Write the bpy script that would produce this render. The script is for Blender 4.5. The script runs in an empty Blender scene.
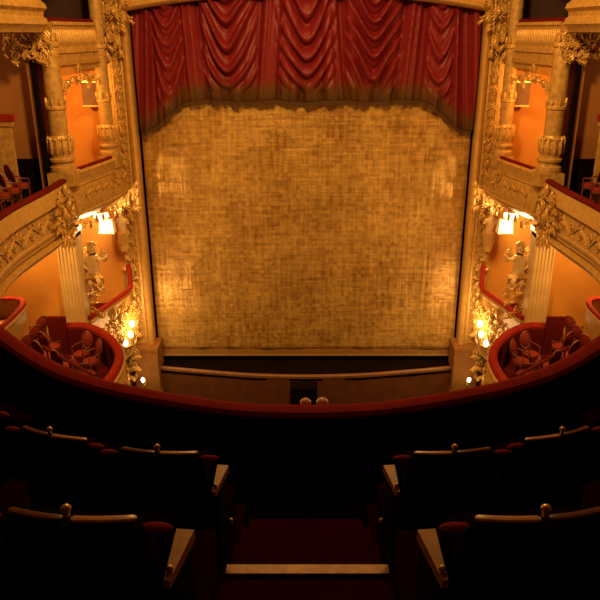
import bpy, bmesh, math, random
from mathutils import Vector, Matrix
R = math.radians
PI = math.pi
S = bpy.context.scene
COL = S.collection

# ------------------------------------------------------------------ camera, world, light, exposure
cam_d = bpy.data.cameras.new('camera')
cam_d.sensor_width = 36.0
cam_d.lens = 36.0 * 700 / 600
cam_d.shift_x = -6 / 600
cam = bpy.data.objects.new('camera', cam_d)
COL.objects.link(cam)
cam.location = (0, 0, 11.0)
cam.rotation_euler = (R(90 - 21), 0, 0)
S.camera = cam

w = bpy.data.worlds.new('world')
S.world = w
w.use_nodes = True
w.node_tree.nodes['Background'].inputs[0].default_value = (1.0, 0.6, 0.3, 1)
w.node_tree.nodes['Background'].inputs[1].default_value = 0.004

S.view_settings.view_transform = 'Standard'
S.view_settings.look = 'None'
S.view_settings.gamma = 1.0
S.view_settings.use_curve_mapping = False
S.view_settings.exposure = 0.0


def lamp(name, loc, power, color, radius):
    d = bpy.data.lights.new(name, 'POINT')
    d.energy = power
    d.color = color
    d.shadow_soft_size = radius
    o = bpy.data.objects.new(name, d)
    o.location = loc
    COL.objects.link(o)
    return o


WARM = (1.0, 0.55, 0.19)
lamp('hall_fill_light', (0, 14.6, 16.2), 1300, WARM, 1.0)  # added warm fill high in the hall; no chandelier is built here
# unseen spot added to brighten stage and boxes while sparing the balcony
sd = bpy.data.lights.new('added_stage_spot', 'SPOT')
sd.energy = 5000
sd.color = (1.0, 0.54, 0.17)
sd.spot_size = R(112)
sd.spot_blend = 0.7
sd.shadow_soft_size = 0.8
so = bpy.data.objects.new('added_stage_spot', sd)
so.location = (0, 10.5, 16.0)
so.rotation_euler = (R(52), 0, 0)
COL.objects.link(so)
for s in (-1, 1):
    lamp('soffit_light', (s * 6.52, 21.25, 5.36), 260, (1.0, 0.62, 0.28), 0.10)
    lamp('bay_light', (s * 7.3, 21.0, 9.3), 150, (1.0, 0.45, 0.10), 0.12)
    lamp('loge_light', (s * 8.3, 17.0, 10.3), 28, (1.0, 0.5, 0.16), 0.12)
    lamp('gallery_light', (s * 7.9, 17.7, 5.2), 200, (1.0, 0.52, 0.15), 0.12)
    lamp('sconce_light', (s * 5.35, 21.5, 1.9), 95, (1.0, 0.60, 0.26), 0.09)
    lamp('footlight_light', (s * 5.5, 21.5, -0.2), 9, (1.0, 0.60, 0.26), 0.07)


# ------------------------------------------------------------------ materials
def mat(name, color, rough=0.5, metal=0.0, noise=None, bump=0.0, bscale=40.0, spec=0.5, emit=None, sheen=0.0):
    """noise = (scale, second colour, contrast)"""
    m = bpy.data.materials.new(name)
    m.use_nodes = True
    nt = m.node_tree
    b = nt.nodes['Principled BSDF']
    b.inputs['Base Color'].default_value = (*color, 1)
    b.inputs['Roughness'].default_value = rough
    b.inputs['Metallic'].default_value = metal
    b.inputs['Specular IOR Level'].default_value = spec
    if sheen:
        b.inputs['Sheen Weight'].default_value = sheen
    tc = nt.nodes.new('ShaderNodeTexCoord')
    if noise:
        n = nt.nodes.new('ShaderNodeTexNoise')
        n.inputs['Scale'].default_value = noise[0]
        n.inputs['Detail'].default_value = 6
        nt.links.new(tc.outputs['Object'], n.inputs['Vector'])
        r = nt.nodes.new('ShaderNodeValToRGB')
        c = noise[2] if len(noise) > 2 else 0.2
        r.color_ramp.elements[0].position = 0.5 - c
        r.color_ramp.elements[1].position = 0.5 + c
        r.color_ramp.elements[0].color = (*color, 1)
        r.color_ramp.elements[1].color = (*noise[1], 1)
        nt.links.new(n.outputs['Fac'], r.inputs['Fac'])
        nt.links.new(r.outputs['Color'], b.inputs['Base Color'])
    if bump:
        n2 = nt.nodes.new('ShaderNodeTexNoise')
        n2.inputs['Scale'].default_value = bscale
        n2.inputs['Detail'].default_value = 5
        nt.links.new(tc.outputs['Object'], n2.inputs['Vector'])
        bp = nt.nodes.new('ShaderNodeBump')
        bp.inputs['Strength'].default_value = bump
        bp.inputs['Distance'].default_value = 0.05
        nt.links.new(n2.outputs['Fac'], bp.inputs['Height'])
        nt.links.new(bp.outputs['Normal'], b.inputs['Normal'])
    if emit:
        b.inputs['Emission Color'].default_value = (*emit[0], 1)
        b.inputs['Emission Strength'].default_value = emit[1]
    return m


M = {}
M['gold'] = mat('gilded plaster', (0.58, 0.33, 0.07), 0.42, 0.3, (6, (0.70, 0.44, 0.11)), 0.3, 30)
M['gold_bright'] = mat('bright gilding', (0.74, 0.48, 0.13), 0.36, 0.35, (7, (0.56, 0.32, 0.07)), 0.3, 30)
M['cream'] = mat('cream gold paint', (0.60, 0.37, 0.09), 0.5, 0.05, (8, (0.36, 0.19, 0.035), 0.22), 0.25, 18)
M['frieze'] = mat('worn gold frieze paint', (0.58, 0.36, 0.10), 0.5, 0.1, (7, (0.44, 0.25, 0.055), 0.25), 0.3, 14)
M['ivory'] = mat('ivory paint', (0.70, 0.50, 0.20), 0.5, 0.0, (2, (0.55, 0.36, 0.12)), 0.05, 20)
M['ochre'] = mat('orange ochre wall', (0.72, 0.33, 0.045), 0.7, 0, (1.2, (0.60, 0.26, 0.032)), 0.05, 8)
M['brown_wall'] = mat('brown ochre wall', (0.40, 0.17, 0.035), 0.7, 0, (1.2, (0.34, 0.14, 0.03)))
M['dark_wall'] = mat('dark loge wall', (0.05, 0.02, 0.012), 0.8)
M['velvet'] = mat('red velvet', (0.30, 0.022, 0.009), 0.85, 0, (5, (0.23, 0.016, 0.007)), 0.1, 60, 0.08)
M['velvet_dark'] = mat('dark red velvet', (0.10, 0.008, 0.006), 0.95, 0, None, 0, 40, 0.05)
M['carpet'] = mat('dark red carpet', (0.050, 0.003, 0.003), 1.0, 0, (30, (0.036, 0.002, 0.002)), 0.2, 120, 0.0)
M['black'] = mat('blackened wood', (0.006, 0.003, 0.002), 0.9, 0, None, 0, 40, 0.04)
M['wood'] = mat('varnished wood lit tone', (0.80, 0.48, 0.22), 0.32, 0, (9, (0.66, 0.36, 0.14)), 0.05, 30)
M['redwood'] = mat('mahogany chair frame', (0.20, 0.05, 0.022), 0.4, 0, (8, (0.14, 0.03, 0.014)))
M['chair_red'] = mat('red chair plush', (0.26, 0.031, 0.02), 0.75, 0, (7, (0.20, 0.023, 0.014)), 0.1, 60, 0.15)
M['brass'] = mat('brass', (0.80, 0.56, 0.22), 0.35, 0.6)
M['marble'] = mat('gilded white plaster', (0.80, 0.60, 0.30), 0.42, 0.0, (5, (0.66, 0.42, 0.13)), 0.1, 20)
M['pit'] = mat('brown pit wood', (0.15, 0.055, 0.014), 0.8, 0, (3, (0.10, 0.036, 0.009)), 0.05, 12, 0.1)
M['stage'] = mat('dark stage boards', (0.010, 0.005, 0.002), 0.9, 0, (3, (0.007, 0.004, 0.002)), 0, 40, 0.02)
M['stalls'] = mat('stalls carpet', (0.05, 0.012, 0.008), 0.9)
M['shade_lit'] = mat('lit lamp shade', (0.55, 0.33, 0.14), 0.6, 0, None, 0, 1, 0.3, ((1.0, 0.5, 0.16), 0.35))
M['shade_brown'] = mat('brown lamp shade', (0.16, 0.085, 0.03), 0.7)
M['bulb'] = mat('lit bulb', (1, 0.85, 0.6), 0.4, 0, None, 0, 1, 0.3, ((1.0, 0.72, 0.38), 16.0))
M['bulb_soft'] = mat('lit soffit glass', (1, 0.85, 0.6), 0.4, 0, None, 0, 1, 0.3, ((1.0, 0.74, 0.42), 5.0))
M['red_lamp'] = mat('small red lamp', (0.6, 0.05, 0.02), 0.3, 0, None, 0, 1, 0.3, ((1.0, 0.12, 0.03), 0.5))
M['dome'] = mat('pale peach glass', (0.85, 0.50, 0.28), 0.35)
M['fringe'] = mat('dark gold fringe', (0.11, 0.05, 0.010), 0.8)
M['nosing'] = mat('worn brass strip', (0.52, 0.29, 0.065), 0.45, 0.2, (14, (0.34, 0.17, 0.033)), 0.1, 60)
M['pit_rail'] = mat('pit rail wood', (0.24, 0.105, 0.03), 0.5, 0, (5, (0.18, 0.075, 0.02)))
M['plinth'] = mat('brown painted plinth', (0.30, 0.14, 0.035), 0.65, 0, (4, (0.24, 0.10, 0.022)), 0.05, 10, 0.1)
M['maroon'] = mat('maroon velvet', (0.15, 0.011, 0.005), 0.85, 0, (5, (0.11, 0.008, 0.004)), 0.1, 60, 0.06)
M['terrace'] = mat('dark terrace carpet', (0.020, 0.0018, 0.0018), 1.0, 0, None, 0, 40, 0.0)
M['armrest'] = mat('golden oak armrest', (0.70, 0.40, 0.10), 0.4, 0, (10, (0.52, 0.27, 0.055)), 0.05, 40)
M['ceil'] = mat('hall ceiling plaster', (0.45, 0.30, 0.14), 0.8)


def curtain_material():
    m = bpy.data.materials.new('gold block weave cloth')
    m.use_nodes = True
    nt = m.node_tree
    b = nt.nodes['Principled BSDF']
    L = nt.links.new
    tc = nt.nodes.new('ShaderNodeTexCoord')

    def mapping(sx, sy, sz):
        mp = nt.nodes.new('ShaderNodeMapping')
        mp.inputs['Scale'].default_value = (sx, sy, sz)
        L(tc.outputs['Object'], mp.inputs['Vector'])
        return mp

    def noise(mp, scale, detail=2.0):
        n = nt.nodes.new('ShaderNodeTexNoise')
        n.inputs['Scale'].default_value = scale
        n.inputs['Detail'].default_value = detail
        L(mp.outputs['Vector'], n.inputs['Vector'])
        return n.outputs['Fac']

    def math_(op, a, c):
        n = nt.nodes.new('ShaderNodeMath')
        n.operation = op
        for i, v in enumerate((a, c)):
            if isinstance(v, (int, float)):
                n.inputs[i].default_value = v
            else:
                L(v, n.inputs[i])
        return n.outputs[0]
    horiz = noise(mapping(0.8, 1, 9.0), 1.0)
    vert = noise(mapping(9.0, 1, 0.8), 1.0)
    big = noise(mapping(1, 1, 1), 0.55, 4)
    grain = noise(mapping(1, 1, 1), 16, 3)
    vo = nt.nodes.new('ShaderNodeTexVoronoi')
    vo.distance = 'CHEBYCHEV'
    vo.inputs['Scale'].default_value = 7.0
    vo.inputs['Randomness'].default_value = 0.25
    mv = mapping(1, 0.0, 1)
    L(mv.outputs['Vector'], vo.inputs['Vector'])
    sep = nt.nodes.new('ShaderNodeSeparateColor')
    L(vo.outputs['Color'], sep.inputs['Color'])
    cell = sep.outputs[0]
    v = math_('ADD', math_('MULTIPLY', horiz, 0.55), math_('MULTIPLY', vert, 0.55))
    v = math_('ADD', v, math_('MULTIPLY', cell, 0.22))
    v = math_('ADD', v, math_('MULTIPLY', big, 0.75))
    v = math_('SUBTRACT', v, 0.15)
    v = math_('ADD', v, math_('MULTIPLY', grain, 0.35))
    ramp = nt.nodes.new('ShaderNodeValToRGB')
    e = ramp.color_ramp.elements
    e[0].position = 0.72
    e[0].color = (0.27, 0.115, 0.010, 1)
    e[1].position = 1.42
    e[1].color = (0.80, 0.51, 0.12, 1)
    mid = ramp.color_ramp.elements.new(1.0)
    rng = nt.nodes.new('ShaderNodeMapRange')
    rng.inputs['From Min'].default_value = 0.72
    rng.inputs['From Max'].default_value = 1.38
    L(v, rng.inputs['Value'])
    e[0].position = 0.0
    e[1].position = 1.0
    mid.position = 0.5
    mid.color = (0.49, 0.255, 0.030, 1)
    L(rng.outputs['Result'], ramp.inputs['Fac'])
    L(ramp.outputs['Color'], b.inputs['Base Color'])
    b.inputs['Metallic'].default_value = 0.35
    b.inputs['Roughness'].default_value = 0.42
    bp = nt.nodes.new('ShaderNodeBump')
    bp.inputs['Strength'].default_value = 0.8
    bp.inputs['Distance'].default_value = 0.06
    h = math_('ADD', math_('MULTIPLY', cell, 0.5), math_('MULTIPLY', v, 0.7))
    L(h, bp.inputs['Height'])
    L(bp.outputs['Normal'], b.inputs['Normal'])
    return m


def valance_material():
    m = bpy.data.materials.new('red drapery with gold hem')
    m.use_nodes = True
    nt = m.node_tree
    b = nt.nodes['Principled BSDF']
    L = nt.links.new
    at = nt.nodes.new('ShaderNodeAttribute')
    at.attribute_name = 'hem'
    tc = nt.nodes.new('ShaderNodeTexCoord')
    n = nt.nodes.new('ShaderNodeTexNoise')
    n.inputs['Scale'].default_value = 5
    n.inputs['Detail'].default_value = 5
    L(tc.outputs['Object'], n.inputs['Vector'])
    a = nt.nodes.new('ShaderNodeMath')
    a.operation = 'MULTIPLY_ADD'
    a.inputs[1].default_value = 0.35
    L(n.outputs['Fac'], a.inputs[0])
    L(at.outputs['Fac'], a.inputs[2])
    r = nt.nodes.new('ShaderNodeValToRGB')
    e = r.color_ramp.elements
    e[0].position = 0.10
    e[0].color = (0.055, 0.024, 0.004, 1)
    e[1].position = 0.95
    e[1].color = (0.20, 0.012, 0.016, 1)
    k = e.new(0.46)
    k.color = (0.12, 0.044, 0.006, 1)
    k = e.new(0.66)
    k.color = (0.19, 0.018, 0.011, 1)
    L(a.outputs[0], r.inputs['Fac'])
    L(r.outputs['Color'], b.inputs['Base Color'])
    b.inputs['Roughness'].default_value = 0.5
    b.inputs['Specular IOR Level'].default_value = 0.35
    return m


M['curtain'] = curtain_material()
M['valance'] = valance_material()
M['hem'] = mat('gold hem cloth', (0.38, 0.21, 0.045), 0.55, 0.1, (12, (0.28, 0.14, 0.026)), 0.2, 40)


# ------------------------------------------------------------------ mesh helpers
class MB:
    def __init__(self):
        self.v = []
        self.f = []

    def add(self, vs, fs):
        o = len(self.v)
        self.v += [tuple(p) for p in vs]
        self.f += [tuple(i + o for i in q) for q in fs]

    def box(self, c, d, rz=0.0):
        x, y, z = d[0] / 2, d[1] / 2, d[2] / 2
        ca, sa = math.cos(rz), math.sin(rz)
        vs = []
        for sx, sy, sz in ((-1, -1, -1), (1, -1, -1), (1, 1, -1), (-1, 1, -1), (-1, -1, 1), (1, -1, 1), (1, 1, 1), (-1, 1, 1)):
            px, py = sx * x, sy * y
            vs.append((c[0] + px * ca - py * sa, c[1] + px * sa + py * ca, c[2] + sz * z))
        self.add(vs, [(0, 3, 2, 1), (4, 5, 6, 7), (0, 1, 5, 4), (1, 2, 6, 5), (2, 3, 7, 6), (3, 0, 4, 7)])

    def hexa(self, bottom, top):
        n = len(bottom)
        fs = [tuple(range(n))[::-1], tuple(range(n, 2 * n))]
        for i in range(n):
            j = (i + 1) % n
            fs.append((i, j, n + j, n + i))
        self.add(list(bottom) + list(top), fs)

    def tube(self, pts, rad, seg=6, up=None, flat=1.0):
        pts = [Vector(p) for p in pts]
        n = len(pts)
        if not hasattr(rad, '__len__'):
            rad = [rad] * n
        vs, fs = [], []
        ref = Vector(up) if up is not None else None
        for i, p in enumerate(pts):
            t = (pts[min(i + 1, n - 1)] - pts[max(i - 1, 0)])
            t = t.normalized() if t.length > 1e-9 else Vector((0, 0, 1))
            if ref is None:
                ref = Vector((0, 0, 1)) if abs(t.z) < 0.9 else Vector((1, 0, 0))
            a = t.cross(ref)
            if a.length < 1e-6:
                a = t.cross(Vector((0.3, 0.8, 0.5)))
            a.normalize()
            bvec = a.cross(t).normalized()
            if up is None:
                ref = bvec
            for k in range(seg):
                an = 2 * PI * k / seg
                vs.append(p + a * (math.cos(an) * rad[i]) + bvec * (math.sin(an) * rad[i] * flat))
        for i in range(n - 1):
            for k in range(seg):
                k2 = (k + 1) % seg
                fs.append((i * seg + k, i * seg + k2, (i + 1) * seg + k2, (i + 1) * seg + k))
        fs.append(tuple(range(seg))[::-1])
        fs.append(tuple((n - 1) * seg + k for k in range(seg)))
        self.add(vs, fs)

    def ball(self, c, r, ex=None, ey=None, ez=None, nu=8, nv=5):
        """ellipsoid: r=(rx,ry,rz) along the three axes"""
        if not hasattr(r, '__len__'):
            r = (r, r, r)
        ex = Vector(ex) if ex is not None else Vector((1, 0, 0))
        ey = Vector(ey) if ey is not None else Vector((0, 1, 0))
        ez = Vector(ez) if ez is not None else Vector((0, 0, 1))
        c = Vector(c)
        vs = [c + ez * r[2]]
        for i in range(1, nv):
            th = PI * i / nv
            for k in range(nu):
                an = 2 * PI * k / nu
                vs.append(c + ex * (r[0] * math.sin(th) * math.cos(an)) + ey * (r[1] * math.sin(th) * math.sin(an)) + ez * (r[2] * math.cos(th)))
        vs.append(c - ez * r[2])
        fs = []
        for k in range(nu):
            k2 = (k + 1) % nu
            fs.append((0, 1 + k, 1 + k2))
            for i in range(nv - 2):
                a = 1 + i * nu
                fs.append((a + k, a + nu + k, a + nu + k2, a + k2))
            a = 1 + (nv - 2) * nu
            fs.append((len(vs) - 1, a + k2, a + k))
        self.add(vs, fs)

    def lathe(self, prof, c, seg=20, flute=0, fdepth=0.0, f0=0, f1=0):
        """prof = [(r, z)...] bottom to top around vertical axis at c"""
        vs, fs = [], []
        for i, (r, z) in enumerate(prof):
            for k in range(seg):
                an = 2 * PI * k / seg
                rr = r
                if flute and f0 <= i <= f1:
                    rr = r - fdepth * (0.5 + 0.5 * math.cos(flute * an))
                vs.append((c[0] + rr * math.cos(an), c[1] + rr * math.sin(an), c[2] + z))
        n = len(prof)
        for i in range(n - 1):
            for k in range(seg):
                k2 = (k + 1) % seg
                fs.append((i * seg + k, i * seg + k2, (i + 1) * seg + k2, (i + 1) * seg + k))
        fs.append(tuple(range(seg))[::-1])
        fs.append(tuple((n - 1) * seg + k for k in range(seg)))
        self.add(vs, fs)

    def sweep(self, path, prof, closed=True):
        """path [(x, y)], prof [(offset to the path's right-hand side, z)]"""
        P = [Vector((p[0], p[1], 0)) for p in path]
        zs = [p[2] if len(p) > 2 else 0.0 for p in path]
        n, m = len(P), len(prof)
        vs, fs = [], []
        for i in range(n):
            t = (P[min(i + 1, n - 1)] - P[max(i - 1, 0)]).normalized()
            nx = Vector((t.y, -t.x, 0))
            for (o, z) in prof:
                q = P[i] + nx * o
                vs.append((q.x, q.y, z + zs[i]))
        mm = m if closed else m - 1
        for i in range(n - 1):
            for k in range(mm):
                k2 = (k + 1) % m
                fs.append((i * m + k, (i + 1) * m + k, (i + 1) * m + k2, i * m + k2))
        if closed:
            fs.append(tuple(range(m)))
            fs.append(tuple((n - 1) * m + k for k in range(m))[::-1])
        self.add(vs, fs)

    def grid(self, fn, nu, nv):
        vs = [fn(i / nu, j / nv) for j in range(nv + 1) for i in range(nu + 1)]
        fs = []
        for j in range(nv):
            for i in range(nu):
                a = j * (nu + 1) + i
                fs.append((a, a + 1, a + nu + 2, a + nu + 1))
        self.add(vs, fs)

    def mirror(self):
        self.v = [(-x, y, z) for x, y, z in self.v]
        self.f = [f[::-1] for f in self.f]
        return self

    def build(self, name, m, parent=None, smooth=True, angle=35, loc=None, recalc=True):
        me = bpy.data.meshes.new(name)
        vs = self.v
        if loc is not None:
            vs = [(x - loc[0], y - loc[1], z - loc[2]) for x, y, z in vs]
        me.from_pydata(vs, [], self.f)
        if recalc:
            bm = bmesh.new()
            bm.from_mesh(me)
            bmesh.ops.recalc_face_normals(bm, faces=bm.faces)
            bm.to_mesh(me)
            bm.free()
        if smooth:
            me.polygons.foreach_set('use_smooth', [True] * len(me.polygons))
            try:
                me.set_sharp_from_angle(angle=R(angle))
            except Exception:
                pass
        me.materials.append(M[m])
        o = bpy.data.objects.new(name, me)
        COL.objects.link(o)
        if loc is not None:
            o.location = loc
        if parent is not None:
            o.parent = parent
        return o


def tag(o, label, cat, group=None, kind=None):
    o['label'] = label
    o['category'] = cat
    if group:
        o['group'] = group
    if kind:
        o['kind'] = kind
    return o


def thing(name, label, cat, loc=(0, 0, 0), rz=0.0, group=None):
    o = bpy.data.objects.new(name, None)
    o.empty_display_size = 0.2
    o.location = loc
    o.rotation_euler = (0, 0, rz)
    COL.objects.link(o)
    return tag(o, label, cat, group)


def struct(name, mb, m, smooth=False):
    o = mb.build(name, m, None, smooth)
    o['kind'] = 'structure'
    return o


def copy_tree(o, parent=None):
    c = o.copy()
    COL.objects.link(c)
    if parent is not None:
        c.parent = parent
    for ch in list(o.children):
        copy_tree(ch, c)
    return c


def smooth_path(pts, n=6):
    out = []
    P = [Vector(p) for p in pts]
    for i in range(len(P) - 1):
        p0, p1, p2, p3 = P[max(i - 1, 0)], P[i], P[i + 1], P[min(i + 2, len(P) - 1)]
        for k in range(n):
            t = k / n
            q = 0.5 * ((2 * p1) + (p2 - p0) * t + (2 * p0 - 5 * p1 + 4 * p2 - p3) * t * t + (3 * p1 - p0 - 3 * p2 + p3) * t ** 3)
            out.append(tuple(q))
    out.append(tuple(P[-1]))
    return out


# ---- gilded relief vocabulary: o origin, ex/ey in-plane axes, n outward normal
def scroll(mb, o, ex, ey, n, r, turn=1, start=0.0, turns=1.5, thick=0.2):
    pts, rad = [], []
    N = 13
    for i in range(N):
        t = i / (N - 1)
        rr = r * (1 - 0.82 * t)
        a = start + turn * 2 * PI * turns * t
        pts.append(o + ex * (rr * math.cos(a)) + ey * (rr * math.sin(a)) + n * (r * 0.10 + r * 0.22 * t))
        rad.append(r * thick * (1 - 0.45 * t))
    mb.tube(pts, rad, 5)
    mb.ball(pts[-1], r * 0.2, nu=6, nv=4)


def leaf(mb, o, ex, ey, n, ang, length, width, lobes=3):
    d = ex * math.cos(ang) + ey * math.sin(ang)
    sd = -ex * math.sin(ang) + ey * math.cos(ang)
    mb.ball(o + d * (length * 0.5) + n * width * 0.2, (length * 0.55, width * 0.32, width * 0.42), d, sd, n, 6, 4)
    for k in range(lobes):
        t = 0.25 + 0.5 * k / max(lobes - 1, 1)
        for sg in (-1, 1):
            q = (d * 0.75 + sd * sg * 0.66)
            q2 = (sd * 0.75 - d * sg * 0.66)
            c = o + d * (length * t) + q * (width * 0.4) + n * width * 0.12
            mb.ball(c, (width * 0.42, width * 0.17, width * 0.26), q, q2, n, 5, 3)


def rosette(mb, o, ex, ey, n, r, petals=6):
    mb.ball(o + n * r * 0.35, r * 0.32, nu=7, nv=4)
    for k in range(petals):
        a = 2 * PI * k / petals
        d = ex * math.cos(a) + ey * math.sin(a)
        sd = -ex * math.sin(a) + ey * math.cos(a)
        mb.ball(o + d * r * 0.62 + n * r * 0.15, (r * 0.42, r * 0.26, r * 0.22), d, sd, n, 6, 3)


def cluster(mb, o, ex, ey, n, r, seed=0):
    """a big cartouche: an oval boss framed with scrolls and leaves"""
    rnd = random.Random(seed)
    mb.ball(o + n * r * 0.15, (r * 0.16, r * 0.2, r * 0.16), ex, ey, n, 8, 5)
    for k in range(11):
        leaf(mb, o - ey * 0.12 * r, ex, ey, n, PI / 2 + (k - 5) * 0.5, r * 0.5, r * 0.16, 1)
    for k in range(8):
        a = 2 * PI * (k + 0.5) / 8
        c = o + ex * (0.72 * r * math.cos(a)) + ey * (0.86 * r * math.sin(a))
        scroll(mb, c, ex, ey, n, r * rnd.uniform(0.17, 0.26), 1 if math.cos(a) > 0 else -1, a, 1.3)
        leaf(mb, c, ex, ey, n, a + rnd.uniform(-0.5, 0.5), r * rnd.uniform(0.35, 0.5), r * 0.2)
    for k in range(14):
        a = rnd.uniform(0, 2 * PI)
        q = rnd.uniform(0.55, 1.1)
        mb.ball(o + ex * (q * r * math.cos(a)) + ey * (q * r * math.sin(a)) + n * r * 0.16, r * rnd.uniform(0.05, 0.09), nu=6, nv=4)


def vine(mb, P, length, height, seed=0, step=0.42):
    """a running scroll; P(u, v) -> (point, ex, ey, n), u in metres along, v in metres from the middle"""
    rnd = random.Random(seed)
    N = max(2, int(length / step))
    pts, rad = [], []
    for i in range(N * 4 + 1):
        u = length * i / (N * 4)
        p, ex, ey, n = P(u, height * 0.28 * math.sin(PI * u / step))
        pts.append(p + n * 0.02)
        rad.append(height * 0.045)
    mb.tube(pts, rad, 5)
    for i in range(N):
        u = (i + 0.5) * step
        sg = 1 if i % 2 == 0 else -1
        p, ex, ey, n = P(u, -sg * height * 0.10)
        scroll(mb, p, ex, ey, n, height * 0.27, sg, PI / 2 * sg, 1.4, 0.2)
        for j in range(2):
            p, ex, ey, n = P(u + step * (0.32 if j else -0.2), sg * height * 0.30)
            leaf(mb, p, ex, ey, n, sg * rnd.uniform(0.4, 2.4), height * rnd.uniform(0.22, 0.32), height * 0.15, 2)


def wallplane(o, ex, ey, n):
    o, ex, ey, n = Vector(o), Vector(ex), Vector(ey), Vector(n)
    return lambda u, v: (o + ex * u + ey * v, ex, ey, n)


def along(path, off, z):
    """P(u, v) on a swept wall: u metres along the path, v up from z, off metres out"""
    P = [Vector((p[0], p[1], 0)) for p in path]
    L = [0.0]
    for i in range(len(P) - 1):
        L.append(L[-1] + (P[i + 1] - P[i]).length)

    def fn(u, v):
        u = min(max(u, 0), L[-1] - 1e-4)
        i = max(k for k in range(len(P) - 1) if L[k] <= u)
        t = (u - L[i]) / (L[i + 1] - L[i])
        d = (P[i + 1] - P[i]).normalized()
        n = Vector((d.y, -d.x, 0))
        q = P[i].lerp(P[i + 1], t) + n * off
        return Vector((q.x, q.y, z + v)), d, Vector((0, 0, 1)), n
    fn.length = L[-1]
    return fn


def mx(pts, s):
    return [(p[0] * (-s), *p[1:]) for p in pts]    # paths are written for the left side; s = 1 mirrors them


SIDE = {-1: 'left', 1: 'right'}


def fin(mb, s):
    return mb.mirror() if s == 1 else mb


# ------------------------------------------------------------------ the setting
CB = 6.4     # floor of the balcony tier
mb = MB()
mb.box((0, 11, -2.7), (22, 27, 0.2))
struct('floor', mb, 'stalls')
for s in (-1, 1):
    mb = MB()
    mb.box((s * 9.6, 11, 8), (0.2, 27, 22))
    struct('wall_' + SIDE[s], mb, 'brown_wall')
mb = MB()
mb.box((0, -2.4, 8), (20, 0.2, 22))
struct('wall_back', mb, 'dark_wall')
mb = MB()
mb.box((0, 25.6, 8), (20, 0.2, 22))
struct('wall_stage', mb, 'dark_wall')
mb = MB()
mb.box((0, 11.6, 19.1), (20, 28.2, 0.2))
struct('ceiling', mb, 'ceil')
# wall around the stage opening, above the arch and beside the jambs
mb = MB()
mb.box((0, 23.15, 15.5), (19.2, 0.3, 6.0))
struct('wall_proscenium', mb, 'cream')
for s in (-1, 1):
    mb = MB()
    mb.box((s * 7.85, 23.05, 4.0), (3.3, 0.2, 12.0))
    struct('wall_proscenium_' + SIDE[s], mb, 'ochre')
    mb = MB()
    mb.box((s * 7.85, 23.05, 11.3), (3.3, 0.2, 2.6))
    mb.box((s * 7.6, 19.3, 12.0), (1.4, 0.1, 1.6))
    mb.box((s * 7.0, 21.1, 12.8), (1.6, 3.8, 0.1))
    mb.box((s * 7.9, 21.1, 12.0), (0.1, 3.8, 1.6))
    struct('wall_upper_bay_' + SIDE[s], mb, 'dark_wall')
    # partitions across the side tiers (they face the house)
    mb = MB()
    mb.box((s * 8.37, 19.75, 3.95), (2.25, 0.12, 3.7))
    struct('wall_gallery_' + SIDE[s], mb, 'ochre')
    mb = MB()
    mb.box((s * 8.2, 19.3, 9.2), (2.7, 0.12, 5.6))
    struct('wall_loge_' + SIDE[s], mb, 'brown_wall')
    mb = MB()
    mb.box((s * 8.15, 19.2, 7.1), (2.4, 0.08, 1.3))
    struct('trim_dado_' + SIDE[s], mb, 'black')
    # tier floors
    side = [(-5.85, 10.9), (-6.4, 12.5), (-6.7, 14.0), (-6.8, 15.2), (-6.76, 16.2), (-6.68, 17.4), (-6.66, 18.9), (-6.74, 19.3), (-6.62, 20.0), (-6.4, 20.8), (-6.25, 21.6), (-6.2, 22.9)]
    for name, z, th, m in (('floor_loge_', CB, 0.5, 'black'), ('floor_gallery_', 2.1, 0.3, 'velvet_dark'), ('floor_upper_', 11.2, 0.25, 'brown_wall')):
        mb = MB()
        inner = side
        if name == 'floor_gallery_':
            inner = [(-6.2, 12.4), (-5.6, 13.3), (-5.22, 14.3), (-5.06, 15.2), (-5.0, 16.0), (-5.1, 16.9), (-5.5, 17.7), (-6.05, 18.4), (-6.6, 19.3), (-6.4, 20.4), (-6.2, 21.6), (-6.1, 22.9)]
        if name == 'floor_upper_':
            inner = [(-5.85, 10.9), (-6.5, 12.5), (-6.8, 14.0), (-6.92, 15.2), (-6.88, 16.2), (-6.8, 17.4), (-6.8, 19.31)]
        poly = inner + [(-9.5, inner[-1][1]), (-9.5, inner[0][1])]
        mb.hexa([(x, y, z - th) for x, y in poly], [(x, y, z) for x, y in poly])
        struct(name + SIDE[s], fin(mb, s), m)
    # bay ceiling and the dark opening over it
    mb = MB()
    mb.box((s * 7.9, 21.1, 10.0), (3.0, 3.4, 0.2))
    struct('floor_bay_' + SIDE[s], mb, 'ochre')
    # low screen wall closing the lower gallery at the back
    mb = MB()
    mb.box((s * 7.24, 18.75, 2.68), (0.52, 0.10, 1.2))
    struct('wall_screen_' + SIDE[s], mb, 'velvet_dark')
    mb = MB()
    mb.box((s * 8.5, 18.3, 7.7), (1.9, 0.14, 2.4))
    mb.box((s * 8.48, 18.3, 8.8), (1.98, 0.2, 0.12))
    struct('wall_divider_' + SIDE[s], mb, 'cream')
    mb = MB()
    mb.box((s * 8.46, 18.3, 8.94), (2.0, 0.24, 0.16))
    struct('trim_divider_' + SIDE[s], mb, 'velvet')
    # ceiling rim of the loge: an inner architrave post by the column
    mb = MB()
    mb.tube([(s * 6.93, 18.72, 7.0), (s * 6.93, 18.72, 10.9)], 0.07, 10)
    struct('trim_post_' + SIDE[s], mb, 'black', True)
    mb = MB()
    mb.box((s * 7.09, 18.95, 9.0), (0.09, 0.3, 4.2))
    struct('trim_jamb_' + SIDE[s], mb, 'brown_wall')

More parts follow.
